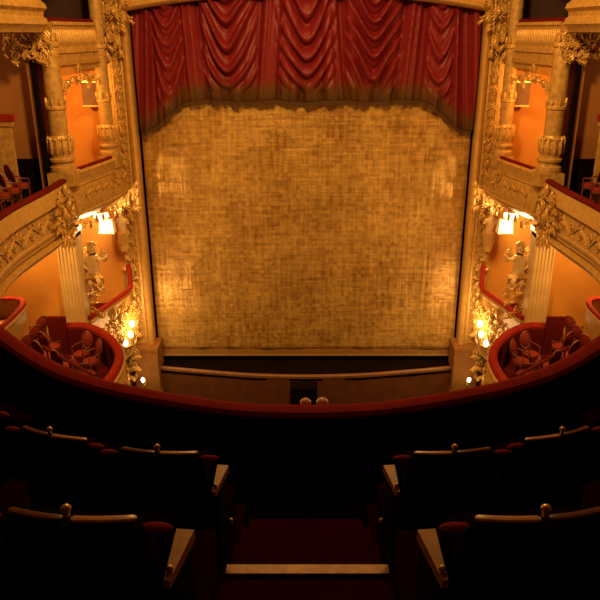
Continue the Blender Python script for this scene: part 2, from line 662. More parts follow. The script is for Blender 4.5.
# stage floor and the balcony's own stepped floor
mb = MB()
pitpts = [(-5.46, 22.9), (-4.6, 22.72), (-3.77, 22.56), (-1.95, 22.26), (0, 22.16), (1.95, 22.26), (3.77, 22.56), (4.6, 22.72), (5.46, 22.9)]
poly = pitpts + [(5.46, 25.5), (-5.46, 25.5)]
mb.hexa([(x, y, -0.6) for x, y in poly], [(x, y, -0.42) for x, y in poly])
struct('floor_stage', mb, 'stage')
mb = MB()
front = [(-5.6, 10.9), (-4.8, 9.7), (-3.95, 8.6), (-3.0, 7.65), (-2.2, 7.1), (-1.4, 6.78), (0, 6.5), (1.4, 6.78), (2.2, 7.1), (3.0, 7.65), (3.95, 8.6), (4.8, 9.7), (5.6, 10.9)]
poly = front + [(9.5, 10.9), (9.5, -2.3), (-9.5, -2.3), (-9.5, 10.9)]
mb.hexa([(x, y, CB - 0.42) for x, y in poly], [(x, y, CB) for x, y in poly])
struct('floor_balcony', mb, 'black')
for s in (-1, 1):
    mb = MB()
    for y0, y1, z in ((-2.3, 1.25, 9.3), (1.25, 2.55, 8.64), (2.55, 4.25, 7.94), (4.25, 5.0, 7.2)):
        mb.box((s * (0.52 + 4.3), (y0 + y1) / 2, (CB + z) / 2), (8.6, y1 - y0, z - CB))
    struct('floor_terrace_' + SIDE[s], mb, 'terrace')
mb = MB()
for y0, y1, z in ((-2.3, 0.9, 9.3), (0.9, 1.5, 8.97), (1.5, 2.1, 8.64), (2.1, 2.72, 8.31), (2.72, 3.39, 7.95), (3.39, 4.05, 7.58), (4.05, 4.7, 7.2), (4.7, 5.3, 6.8)):
    mb.box((0.0, (y0 + y1) / 2, (CB + z) / 2), (1.04, y1 - y0, z - CB))
struct('floor_aisle', mb, 'carpet')

# ------------------------------------------------------------------ house curtain
cur = thing('house_curtain', 'huge gold block weave stage curtain filling the opening below the red drapery', 'curtain', (0, 23.5, -0.1))
mb = MB()
rnd = random.Random(5)


def cf(u, v):
    x = -5.42 + 10.84 * u
    z = 0.12 + 9.6 * v
    return (x, 0.02 * math.sin(x * 2.1 + 0.4) + 0.012 * math.sin(x * 5.3) + 0.015 * math.sin(z * 1.7 + x), z)


mb.grid(cf, 60, 50)
o = mb.build('cloth', 'curtain', cur)
sol = o.modifiers.new('thickness', 'SOLIDIFY')
sol.thickness = 0.02
mb = MB()
mb.box((0, -0.02, 0.03), (10.84, 0.06, 0.20))
mb.tube([(-5.42, -0.04, -0.09), (5.42, -0.04, -0.09)], 0.035, 8)
mb.build('hem_bar', 'hem', cur)

# ------------------------------------------------------------------ red valance: swags and tails as real folds
SW = [(-2.42, 0.98), (0.0, 1.05), (2.12, 1.0), (-4.3, 0.55), (4.18, 0.5)]


def val_bottom(x):
    ax = abs(x)
    if ax < 3.5:
        return 8.93 - 0.03 * math.cos(x * 3.0)
    t = min((ax - 3.5) / 1.95, 1.0)
    return 8.93 - 0.95 * (t * t * (3 - 2 * t)) + 0.05 * math.sin(t * PI * 2)


def fold(x, z, zb):
    h = z - zb
    d, tot = 0.0, 0.0
    for cx, hw in SW:
        dx = x - cx
        q = abs(dx) / hw
        if q < 1.0:
            wgt = (1 - q * q)
            wgt = wgt * wgt * (3 - 2 * wgt)
            fade = min(1.0, max(0.0, (h - 0.25) / 0.45))
            k, sp = (1.75, 0.60) if hw > 0.8 else (2.4, 0.66)
            ph = (z - k * (math.sqrt(dx * dx + 0.03) - 0.17)) / sp + 0.22 * math.sin(1.9 * z + cx * 2) + 0.08 * math.sin(dx * 6 + cx)
            sn = math.sin(2 * PI * ph + cx)
            crest = (0.5 + 0.5 * sn) ** 1.5 + 0.18 * math.sin(4 * PI * ph + 1.0)
            d += wgt * fade * crest * (0.25 if hw > 0.8 else 0.17) + wgt * 0.12 * min(1, h)
            tot = max(tot, wgt * fade)
    k = 1.0 - 0.9 * tot
    lean = x + 0.09 * h * math.sin(x * 1.5)
    d += k * (0.11 * math.sin(lean * 8.3 + 0.9 * math.sin(x * 2.3)) + 0.05 * math.sin(lean * 17.0 + 1.0) + 0.025 * math.sin(lean * 29))
    return max(d + 0.15, 0.0)


val = thing('stage_valance', 'draped red valance in swags with a dull gold hem across the top of the stage', 'drapery', (0, 23.42, 9.0))
mb = MB()
NU, NV = 420, 150
hem = []


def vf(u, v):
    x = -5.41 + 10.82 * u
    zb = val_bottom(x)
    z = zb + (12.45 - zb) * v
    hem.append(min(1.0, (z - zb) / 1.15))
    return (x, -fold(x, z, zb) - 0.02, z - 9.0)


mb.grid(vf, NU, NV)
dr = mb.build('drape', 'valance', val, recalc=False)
at = dr.data.attributes.new('hem', 'FLOAT', 'POINT')
at.data.foreach_set('value', hem)
sol = dr.modifiers.new('thickness', 'SOLIDIFY')
sol.thickness = 0.02
sol.offset = 1.0
mb = MB()
for k in range(440):
    x = -5.38 + 10.76 * (k + 0.5) / 440
    zb = val_bottom(x)
    y = -fold(x, zb, zb) - 0.02
    mb.tube([(x, y, zb - 8.97), (x, y, zb - 9.16)], 0.012, 4)
mb.build('fringe', 'fringe', val)

# ------------------------------------------------------------------ proscenium frame
pf = thing('proscenium_frame', 'gilded ornate frame around the stage with tall jambs and a flat arch', 'stage frame', (0, 22.8, -1.4))
PL = Vector((0, 22.8, -1.4))


def pb(mb, name, m, **k):
    mb.v = [(x, y - PL.y, z - PL.z) for x, y, z in mb.v]
    return mb.build(name, m, pf, **k)


for s in (-1, 1):
    prof = [(-5.52, 23.62), (-5.44, 23.0), (-5.44, 22.86), (-5.47, 22.78), (-5.53, 22.73), (-5.60, 22.75), (-5.65, 22.80), (-5.67, 22.86),
            (-5.70, 22.84), (-5.74, 22.84), (-5.76, 22.89), (-5.98, 22.89), (-6.0, 22.83), (-6.05, 22.83), (-6.08, 22.88), (-6.3, 22.9), (-6.3, 23.62)]
    mb = MB()
    mb.hexa([(x, y, 0.55) for x, y in prof], [(x, y, 12.0) for x, y in prof])
    fin(mb, s)
    pb(mb, 'jamb', 'gold')
    # the ornament of the jamb: stacked leaves, rosettes and scrolls
    mb = MB()
    z = 0.95
    k = 0
    n, ex, ez = Vector((0, -1, 0)), Vector((1, 0, 0)), Vector((0, 0, 1))
    while z < 11.2:
        c = Vector((-5.87, 22.88, z))
        if k % 2 == 0:
            rosette(mb, c, ex, ez, n, 0.12)
            for a in (0.6, PI - 0.6, -0.6, PI + 0.6):
                leaf(mb, c + ex * 0.05 * math.cos(a), ex, ez, n, a, 0.17, 0.09, 2)
        else:
            leaf(mb, c - ez * 0.14, ex, ez, n, PI / 2, 0.30, 0.17, 3)
            scroll(mb, c + ex * 0.09, ex, ez, n, 0.075, 1, -PI / 2, 1.2, 0.25)
            scroll(mb, c - ex * 0.09, ex, ez, n, 0.075, -1, -PI / 2, 1.2, 0.25)
        z += 0.26
        k += 1
    fin(mb, s)
    pb(mb, 'ornament', 'gold_bright')
    # heavier lower ornament beside the box: console, cartouche and cascade
    mb = MB()
    cluster(mb, Vector((-5.98, 22.62, 5.72)), ex, ez, n, 0.52, 3)
    for i in range(26):
        zz = 5.1 - i * 0.16
        rr = random.Random(i + 11)
        c = Vector((-6.08 + rr.uniform(-0.10, 0.14), 22.72, zz))
        if i % 2:
            leaf(mb, c, ex, ez, n, -PI / 2 + rr.uniform(-0.9, 0.9), rr.uniform(0.22, 0.36), 0.17, 3)
        else:
            scroll(mb, c, ex, ez, n, rr.uniform(0.10, 0.16), rr.choice((-1, 1)), rr.uniform(0, 6), 1.4)
    fin(mb, s)
    pb(mb, 'side_relief', 'gold_bright')
    # corner cartouche up at the spring of the arch
    mb = MB()
    cluster(mb, Vector((-5.72, 22.55, 11.55)), ex, ez, n, 0.55, 8)
    for i in range(8):
        rr = random.Random(i + 50)
        leaf(mb, Vector((-5.95 + rr.uniform(-0.15, 0.3), 22.65, 11.1 - 0.09 * i)), ex, ez, n, -PI / 2 + rr.uniform(-0.8, 0.8), 0.32, 0.16, 3)
    fin(mb, s)
    pb(mb, 'corner_cartouche', 'gold_bright')
    mb = MB()
    mb.box((s * 5.70, 22.95, -0.45), (0.86, 0.9, 1.95))
    mb.box((s * 5.70, 22.95, 0.47), (0.90, 0.94, 0.14))
    mb.box((s * 5.70, 22.95, -1.3), (0.92, 0.96, 0.2))
    pb(mb, 'plinth', 'plinth', smooth=False)
mb = MB()
ax = [-5.6 + 11.2 * i / 40 for i in range(41)]
zc = lambda x: 12.03 - 0.0157 * x * x
sec = [(22.92, 0.0), (22.9, 0.0), (22.76, 0.03), (22.68, 0.10), (22.72, 0.18), (22.80, 0.2), (22.84, 0.26), (22.84, 0.5), (22.74, 0.54), (22.74, 0.64), (22.9, 0.7), (22.92, 0.7)]
vs, fs = [], []
for x in ax:
    for (y, dz) in sec:
        vs.append((x, y, zc(x) + dz))
m_ = len(sec)
for i in range(len(ax) - 1):
    for k in range(m_):
        k2 = (k + 1) % m_
        fs.append((i * m_ + k, (i + 1) * m_ + k, (i + 1) * m_ + k2, i * m_ + k2))
fs.append(tuple(range(m_)))
fs.append(tuple((len(ax) - 1) * m_ + k for k in range(m_)))
mb.add(vs, fs)
pb(mb, 'arch', 'gold')
mb = MB()
for i in range(36):
    x = -5.2 + 10.4 * (i + 0.5) / 36
    c = Vector((x, 22.83, zc(x) + 0.38))
    (leaf(mb, c - ex * 0.1, ex, ez, n, 0, 0.24, 0.13, 2) if i % 2 else rosette(mb, c, ex, ez, n, 0.11))
pb(mb, 'arch_ornament', 'gold_bright')

# ------------------------------------------------------------------ columns of the stage boxes
for s in (-1, 1):
    nm = SIDE[s]
    for which, (cx, cy, r) in enumerate(((6.17, 22.15, 0.20), (6.57, 18.98, 0.235))):
        lab = (f'round gilded column with leafy base touching the stage frame on the {nm}',
               f'round gilded column between the {nm} loge and the stage box')[which]
        t = thing('gilded_column', lab, 'column', (s * cx, cy, (7.62, 7.72)[which]), 0)
        mb = MB()
        mb.lathe([(r, 0.42), (r * 1.0, 1.6), (r * 0.93, 3.2), (r * 0.88, (4.9, 3.25)[which])], (0, 0, 0), 28, 14, 0.007, 0, 3)
        mb.build('shaft', 'cream', t)
        mb = MB()
        mb.lathe([(r * 1.45, -0.28), (r * 1.5, -0.2), (r * 1.45, -0.12), (r * 1.2, -0.08), (r * 1.2, -0.02), (r * 1.42, 0.03), (r * 1.42, 0.09), (r * 1.15, 0.13), (r * 1.15, 0.2)], (0, 0, 0), 28)
        mb.box((0, 0, -0.44), (r * 2.9, r * 2.9, 0.34))
        mb.build('base', 'cream', t)
        mb = MB()
        mb.lathe([(r * 1.12, 0.2), (r * 1.3, 0.28), (r * 1.34, 0.42), (r * 1.16, 0.62), (r * 1.05, 0.7)], (0, 0, 0), 28)
        for k in range(12):
            a = 2 * PI * k / 12
            nn = Vector((math.cos(a), math.sin(a), 0))
            leaf(mb, nn * r * 1.2 + Vector((0, 0, 0.22)), Vector((-math.sin(a), math.cos(a), 0)), Vector((0, 0, 1)), nn, PI / 2, 0.46, 0.13, 2)
        mb.build('leaf_collar', 'gold_bright', t)
        mb = MB()
        for zz in (1.35, 2.9):
            mb.lathe([(r * 1.0, zz), (r * 1.12, zz + 0.03), (r * 1.12, zz + 0.09), (r * 1.0, zz + 0.12)], (0, 0, 0), 24)
            for k in range(8):
                a = 2 * PI * k / 8
                nn = Vector((math.cos(a), math.sin(a), 0))
                leaf(mb, nn * r * 1.0 + Vector((0, 0, zz + 0.1)), Vector((-math.sin(a), math.cos(a), 0)), Vector((0, 0, 1)), nn, PI / 2, 0.22, 0.09, 1)
        mb.build('ring', 'gold', t)
        if which == 1:
            mb = MB()
            cc = Vector((s * -0.02, -0.28, 3.0))
            ex_, ez_, n_ = Vector((1, 0, 0)), Vector((0, 0, 1)), Vector((0, -1, 0))
            rr = random.Random(4)
            for k in range(64):
                q = cc + Vector((s * rr.uniform(-0.1, 0.95), rr.uniform(-0.12, 0.05), rr.uniform(-0.40, 0.20)))
                if q.z - cc.z < -0.62 * abs(q.x - cc.x - s * 0.25) - 0.05 and abs(q.x - cc.x) > 0.5:
                    continue
                if k % 2:
                    scroll(mb, q, ex_, ez_, n_, rr.uniform(0.09, 0.16), rr.choice((-1, 1)), rr.uniform(0, 6), 1.4)
                else:
                    leaf(mb, q, ex_, ez_, n_, rr.uniform(0, 6.28), rr.uniform(0.2, 0.34), 0.14, 3)
            mb.build('bracket', 'gold_bright', t)


# ------------------------------------------------------------------ balcony parapets
def section(points, prof_off):
    return prof_off


RAIL = [(-0.15, 7.22), (-0.16, 7.26), (-0.13, 7.30), (-0.06, 7.32), (0.0, 7.315), (0.05, 7.29), (0.06, 7.25), (0.04, 7.22)]
left_all = smooth_path([(0, 6.50), (-.7, 6.55), (-1.48, 6.76), (-2.26, 7.06), (-3.04, 7.55), (-4.0, 8.49), (-4.9, 9.65), (-5.65, 11.0), (-6.2, 12.5), (-6.5, 14.0), (-6.6, 15.2), (-6.56, 16.2), (-6.48, 17.4), (-6.46, 18.86)], 6)
split = 7 * 6
centre = [(-x, y) for x, y in left_all[1:split + 1]][::-1]
centre = [(x, y) for x, y in left_all[:split + 1]][::-1] + [(-x, y) for x, y in left_all[1:split + 1]]
centre = centre[::-1]       # runs right to left so that its right-hand side faces the hall
t = thing('balcony_parapet', 'curved red velvet balcony rail running across the foreground above a black parapet', 'balcony rail', (0, 6.5, 6.4))


def rel(mb, loc):
    mb.v = [(x - loc[0], y - loc[1], z - loc[2]) for x, y, z in mb.v]
    return mb


mb = MB()
mb.sweep(centre, RAIL)
rel(mb, (0, 6.5, 6.4)).build('velvet_rail', 'velvet', t)
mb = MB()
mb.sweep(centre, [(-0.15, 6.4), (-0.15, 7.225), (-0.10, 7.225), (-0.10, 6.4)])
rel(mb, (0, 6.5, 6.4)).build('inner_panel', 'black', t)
mb = MB()
mb.sweep(centre, [(-0.10, 7.22), (0.02, 7.22), (0.1, 6.85), (0.04, 6.82), (0.04, 6.2), (0.12, 6.15), (0.1, 5.9), (0.0, 5.8), (-0.12, 5.8)])
rel(mb, (0, 6.5, 6.4)).build('front_panel', 'frieze', t)

for s in (-1, 1):
    nm = SIDE[s]
    base = (s * 6.5, 16.0, 5.8)
    path = left_all[split:]
    t = thing('side_balcony_front', f'long gilded frieze front of the {nm} loge balcony with red velvet rail', 'balcony front', base)
    mb = MB()
    mb.sweep(path, RAIL)
    rel(fin(mb, s), base).build('velvet_rail', 'maroon', t)
    mb = MB()
    mb.sweep(path, [(-0.15, 5.95), (-0.15, 7.225), (0.02, 7.225), (0.04, 7.17), (0.12, 6.84), (0.06, 6.80), (0.03, 6.78), (0.03, 6.22), (0.07, 6.20), (0.07, 6.14), (0.02, 6.12), (0.02, 6.0), (-0.05, 5.95)])
    rel(fin(mb, s), base).build('front_panel', 'frieze', t)
    mb = MB()
    mb.sweep(path, [(-0.15, 5.72), (-0.15, 5.95), (0.03, 5.95), (0.10, 5.93), (0.12, 5.87), (0.08, 5.82), (0.02, 5.80), (0.0, 5.72)])
    rel(fin(mb, s), base).build('base_moulding', 'cream', t)
    P = along(path, 0.03, 6.5)
    mb = MB()
    vine(mb, P, P.length - 1.2, 0.46, 21, 0.5)
    Q = along(path, 0.10, 5.88)
    u = 0.1
    while u < Q.length:
        p, ex_, ez_, n_ = Q(u, 0)
        mb.ball(p, 0.045, nu=6, nv=4)
        u += 0.13
    rel(fin(mb, s), base).build('relief', 'gold', t)
    mb = MB()
    p, ex_, ez_, n_ = along(path, 0.08, 6.42)(P.length - 0.85, 0)
    cluster(mb, p, ex_, ez_, n_, 0.62, 17)
    rr = random.Random(9)
    for k in range(26):
        a = rr.uniform(0, 2 * PI)
        q = p + ex_ * (rr.uniform(0.3, 0.8) * math.cos(a)) + ez_ * (rr.uniform(0.25, 0.72) * math.sin(a)) + n_ * 0.05
        (leaf(mb, q, ex_, ez_, n_, a, rr.uniform(0.16, 0.3), 0.13, 3) if k % 2 else scroll(mb, q, ex_, ez_, n_, rr.uniform(0.07, 0.13), rr.choice((-1, 1)), a, 1.3))
    rel(fin(mb, s), base).build('cartouche', 'gold_bright', t)

    # --- the bowed front of the stage box
    base = (s * 6.2, 21.0, 5.9)
    bow = smooth_path([(-6.52, 19.2), (-6.42, 19.9), (-6.26, 20.6), (-6.10, 21.3), (-5.98, 22.0), (-5.96, 22.62)], 5)
    t = thing('stage_box_front', f'bowed gilded front of the {nm} stage box between its two columns', 'box front', base)
    mb = MB()
    mb.sweep(bow, [(-0.16, 7.31), (-0.16, 7.36), (-0.12, 7.39), (-0.05, 7.39), (-0.02, 7.36), (-0.02, 7.31)])
    rel(fin(mb, s), base).build('velvet_rail', 'maroon', t)
    mb = MB()
    mb.sweep(bow, [(-0.2, 6.0), (-0.2, 7.32), (0.0, 7.32), (0.06, 7.26), (0.03, 7.18), (0.02, 6.95), (0.06, 6.92), (0.03, 6.88), (0.09, 6.6), (0.14, 6.35), (0.12, 6.2), (0.16, 6.16), (0.13, 6.1), (0.04, 6.0), (-0.08, 5.9), (-0.2, 5.86)])
    rel(fin(mb, s), base).build('front_panel', 'cream', t)
    mb = MB()
    P = along(bow, 0.11, 6.62)
    p, ex_, ez_, n_ = P(P.length * 0.74, 0)
    cluster(mb, p, ex_, ez_, n_, 0.30, 23)
    rel(fin(mb, s), base).build('relief', 'gold', t)
    for k, f in enumerate((0.2, 0.34, 0.48, 0.9)):
        mb = MB()
        p, ex_, ez_, n_ = P(P.length * f, 0.02)
        scroll(mb, p, ex_, ez_, n_, 0.11, 1 if k % 2 else -1, 0, 1.3, 0.16)
        leaf(mb, p, ex_, ez_, n_, 0.2, 0.3, 0.12, 3)
        rel(fin(mb, s), base).build('scroll_ornament', 'gold', t)
    mb = MB()
    P = along(bow, 0.13, 6.0)
    rr = random.Random(2)
    for k in range(18):
        p, ex_, ez_, n_ = P(P.length * (k + 0.5) / 18, rr.uniform(-0.14, -0.02))
        (leaf(mb, p, ex_, ez_, n_, -PI / 2, 0.24, 0.12, 2) if k % 2 else scroll(mb, p, ex_, ez_, n_, 0.09, 1, 0, 1.3))
    rel(fin(mb, s), base).build('drop_relief', 'gold_bright', t)

    # --- upper bay front over the stage box with its scrolled lintel
    base = (s * 6.3, 20.6, 10.2)
    bay = [(-6.55, 19.25), (-6.44, 20.0), (-6.36, 20.8), (-6.26, 21.6), (-6.2, 21.98)]
    t = thing('upper_bay_front', f'fluted gold balcony front of the small upper {nm} box, dark opening above it', 'box front', base)
    mb = MB()
    mb.sweep(bay, [(-0.2, 11.22), (-0.2, 11.3), (-0.1, 11.34), (0.0, 11.3), (0.0, 11.22)])
    rel(fin(mb, s), base).build('velvet_rail', 'maroon', t)
    mb = MB()
    mb.sweep(bay, [(-0.2, 9.98), (-0.2, 11.24), (0.06, 11.24), (0.08, 11.16), (0.02, 11.12), (0.0, 10.6), (0.06, 10.56), (0.08, 10.46), (0.03, 10.42), (0.03, 10.3), (0.10, 10.26), (0.10, 10.16), (0.02, 10.1), (0.0, 9.98)])
    rel(fin(mb, s), base).build('front_panel', 'cream', t)
    mb = MB()
    P = along(bay, 0.02, 10.86)
    for k in range(26):
        p, ex_, ez_, n_ = P(P.length * (k + 0.5) / 26, 0)
        mb.ball(p, (0.038, 0.035, 0.2), ex_, n_, ez_, 6, 5)
    rel(fin(mb, s), base).build('fluting', 'gold', t)
    mb = MB()
    P = along(bay, 0.03, 9.9)
    rr = random.Random(31)
    for k in range(20):
        f = (k + 0.5) / 20
        p, ex_, ez_, n_ = P(P.length * f, -0.05 - 0.22 * abs(2 * f - 1) ** 1.5 + rr.uniform(-0.1, 0.1))
        (scroll(mb, p, ex_, ez_, n_, rr.uniform(0.1, 0.16), rr.choice((-1, 1)), rr.uniform(0, 6), 1.4) if k % 2 else leaf(mb, p, ex_, ez_, n_, rr.uniform(0, 6.28), 0.3, 0.14, 3))
    rel(fin(mb, s), base).build('lintel_scrollwork', 'gold_bright', t)

    # --- upper tier balcony front over the loge
    base = (s * 6.5, 15.5, 11.2)
    path = [(x, y) for x, y in left_all[8 * 6:] if y < 18.55]
    t = thing('upper_balcony_front', f'heavy moulded gold balcony front overhanging the {nm} loge at the top', 'balcony front', base)
    mb = MB()
    mb.sweep(path, [(-0.3, 10.98), (-0.3, 12.6), (0.12, 12.6), (0.15, 12.5), (0.04, 12.4), (0.02, 11.7), (0.12, 11.62), (0.15, 11.52), (0.06, 11.44), (0.04, 11.34), (0.12, 11.28), (0.14, 11.16), (0.05, 11.08), (0.0, 10.98)])
    rel(fin(mb, s), base).build('front_panel', 'cream', t)
    mb = MB()
    P = along(path, 0.04, 12.05)
    vine(mb, P, P.length, 0.5, 5, 0.5)
    rel(fin(mb, s), base).build('relief', 'gold', t)

    # --- lower gallery: the rounded stage-side box with velvet rim
    base = (s * 5.2, 16.8, 1.0)
    ga = smooth_path([(-6.1, 12.2), (-5.4, 13.2), (-5.06, 14.2), (-4.88, 15.1), (-4.81, 16.0), (-4.92, 16.92), (-5.33, 17.8), (-5.90, 18.5), (-6.48, 18.92), (-7.0, 18.92)], 6)
    ga2 = ga
    t = thing('gallery_box_front', f'rounded {nm} lower box rim of thick red velvet over a gilded front', 'box front', base)
    mb = MB()
    mb.sweep(ga2, [(-0.17, 2.88), (-0.18, 2.95), (-0.14, 3.01), (-0.06, 3.04), (0.02, 3.02), (0.05, 2.96), (0.05, 2.88)])
    rel(fin(mb, s), base).build('velvet_rail', 'velvet', t)
    mb = MB()
    mb.sweep(ga2, [(-0.19, 2.1), (-0.19, 2.88), (-0.14, 2.88), (-0.14, 2.1)])
    rel(fin(mb, s), base).build('inner_lining', 'velvet_dark', t)
    mb = MB()
    mb.sweep(ga2, [(-0.14, 0.4), (-0.14, 2.88), (0.03, 2.88), (0.08, 2.8), (0.02, 2.7), (0.1, 2.2), (0.16, 1.7), (0.1, 1.5), (0.16, 1.4), (0.1, 1.3), (0.02, 0.9), (-0.06, 0.4)])
    rel(fin(mb, s), base).build('front_panel', 'frieze', t)
    mb = MB()
    P = along(ga2, 0.1, 2.15)
    vine(mb, P, P.length, 0.6, 12, 0.5)
    rel(fin(mb, s), base).build('relief', 'gold_bright', t)

    # --- small box beside the stage frame on the lower level
    base = (s * 6.2, 20.9, 1.5)
    sb = smooth_path([(-6.55, 19.55), (-6.42, 20.1), (-6.24, 20.8), (-6.05, 21.5), (-5.95, 21.95)], 4)
    t = thing('stage_side_box_front', f'small {nm} lower box front with a red velvet armrest turning up at the stage frame', 'box front', base)
    mb = MB()
    pts = [(x - 0.0, y, 2.9) for x, y in sb] + [(-5.93, 22.25, 3.0), (-5.96, 22.4, 3.25), (-6.0, 22.45, 3.65)]
    mb.tube(pts, [0.08] * len(pts), 8)
    rel(fin(mb, s), base).build('velvet_rail', 'velvet', t)
    mb = MB()
    mb.sweep(sb + [(-5.98, 22.6)], [(-0.14, 0.6), (-0.14, 2.85), (0.04, 2.85), (0.10, 2.78), (0.04, 2.7), (0.08, 2.3), (0.12, 1.8), (0.12, 1.5), (0.04, 1.1), (-0.04, 0.6)])
    rel(fin(mb, s), base).build('front_panel', 'frieze', t)
    mb = MB()
    P = along(sb + [(-5.95, 22.6)], 0.1, 2.1)
    vine(mb, P, P.length, 0.5, 41, 0.4)
    rr = random.Random(78)
    for k in range(64):
        p, ex_, ez_, n_ = P(P.length * rr.uniform(0.03, 0.97), rr.uniform(-0.9, 0.55))
        (leaf(mb, p, ex_, ez_, n_, rr.uniform(0, 6.28), rr.uniform(0.2, 0.34), 0.15, 3) if k % 2 else scroll(mb, p, ex_, ez_, n_, rr.uniform(0.09, 0.15), rr.choice((-1, 1)), rr.uniform(0, 6), 1.4))
    rr = random.Random(77)
    for k in range(40):
        q = Vector((rr.uniform(-6.4, -6.0), rr.uniform(22.0, 22.5), rr.uniform(-0.8, 2.6)))
        (leaf(mb, q, Vector((1, 0, 0)), Vector((0, 0, 1)), Vector((0, -1, 0)), rr.uniform(0, 6.28), rr.uniform(0.2, 0.36), 0.16, 3) if k % 2 else scroll(mb, q, Vector((1, 0, 0)), Vector((0, 0, 1)), Vector((0, -1, 0)), rr.uniform(0.1, 0.17), rr.choice((-1, 1)), rr.uniform(0, 6), 1.4))
    rel(fin(mb, s), base).build('relief', 'gold_bright', t)

    # --- little box at the picture's edge under the loge
    base = (s * 7.3, 16.2, 3.4)
    lg = smooth_path([(-7.28, 13.2), (-7.28, 14.4), (-7.28, 15.4), (-7.27, 16.3), (-7.32, 16.95), (-7.5, 17.3), (-7.85, 17.42), (-8.3, 17.36), (-9.0, 17.2), (-9.45, 17.1)], 5)
    t = thing('gallery_side_box', f'narrow {nm} box with rounded red velvet rim at the picture edge under the loge frieze', 'box front', base)
    mb = MB()
    mb.sweep(lg, [(-0.10, 4.34), (-0.10, 4.39), (-0.05, 4.43), (0.01, 4.41), (0.03, 4.34)])
    rel(fin(mb, s), base).build('velvet_rail', 'velvet', t)
    mb = MB()
    mb.sweep(lg, [(-0.12, 3.72), (-0.10, 4.35), (0.0, 4.35), (0.04, 4.28), (0.0, 4.2), (-0.01, 3.95), (-0.06, 3.72)])
    rel(fin(mb, s), base).build('front_panel', 'frieze', t)
    mb = MB()
    poly = [(x + 0.1, y) for x, y in lg[:30]] + [(-9.4, 17.0), (-9.4, 13.2)]
    poly = [(-7.38, 13.2), (-7.38, 16.9), (-7.7, 17.25), (-9.4, 17.0), (-9.4, 13.2)]
    mb.hexa([(x, y, 3.74) for x, y in poly], [(x, y, 3.86) for x, y in poly])
    rel(fin(mb, s), base).build('floor_board', 'brown_wall', t, smooth=False)

    # --- fluted pilaster
    t = thing('fluted_pilaster', f'pale fluted pilaster under the {nm} loge frieze next to the plaster cherub', 'pilaster', (s * 6.90, 19.62, 2.1))
    mb = MB()
    mb.box((0, 0, 1.95), (0.60, 0.5, 3.1))
    for k in range(6):
        x = -0.25 + 0.10 * k
        mb.tube([(x, -0.25, 0.6), (x, -0.25, 3.3)], 0.028, 8)
    mb.build('shaft', 'ivory', t)
    mb = MB()
    mb.box((0, 0, 0.2), (0.61, 0.6, 0.4))
    mb.box((0, 0, 0.44), (0.605, 0.55, 0.1))
    mb.build('base', 'ivory', t, smooth=False)
    mb = MB()
    mb.box((0, 0, 3.42), (0.60, 0.56, 0.12))
    mb.box((0, 0, 3.55), (0.62, 0.60, 0.14))
    for k in range(5):
        leaf(mb, Vector((-0.22 + 0.11 * k, -0.28, 3.1)), Vector((1, 0, 0)), Vector((0, 0, 1)), Vector((0, -1, 0)), PI / 2, 0.3, 0.14, 2)
    mb.build('capital', 'gold', t)


# ------------------------------------------------------------------ plaster figures
def skin_body(name, joints, edges, m, parent, sub=2):
    me = bpy.data.meshes.new(name)
    me.from_pydata([j[0] for j in joints], edges, [])
    o = bpy.data.objects.new(name, me)
    COL.objects.link(o)
    me.materials.append(M[m])
    sk = o.modifiers.new('skin', 'SKIN')
    sk.use_smooth_shade = True
    for i, j in enumerate(joints):
        v = me.skin_vertices[0].data[i]
        r = j[1]
        v.radius = r if hasattr(r, '__len__') else (r, r)
        v.use_root = (i == 0)
    ss = o.modifiers.new('sub', 'SUBSURF')
    ss.levels = sub
    ss.render_levels = sub
    dg = bpy.context.evaluated_depsgraph_get()
    ev = o.evaluated_get(dg)
    me2 = bpy.data.meshes.new_from_object(ev)
    bpy.data.objects.remove(o)
    ob = bpy.data.objects.new(name, me2)
    me2.name = name
    COL.objects.link(ob)
    ob.parent = parent
    return ob


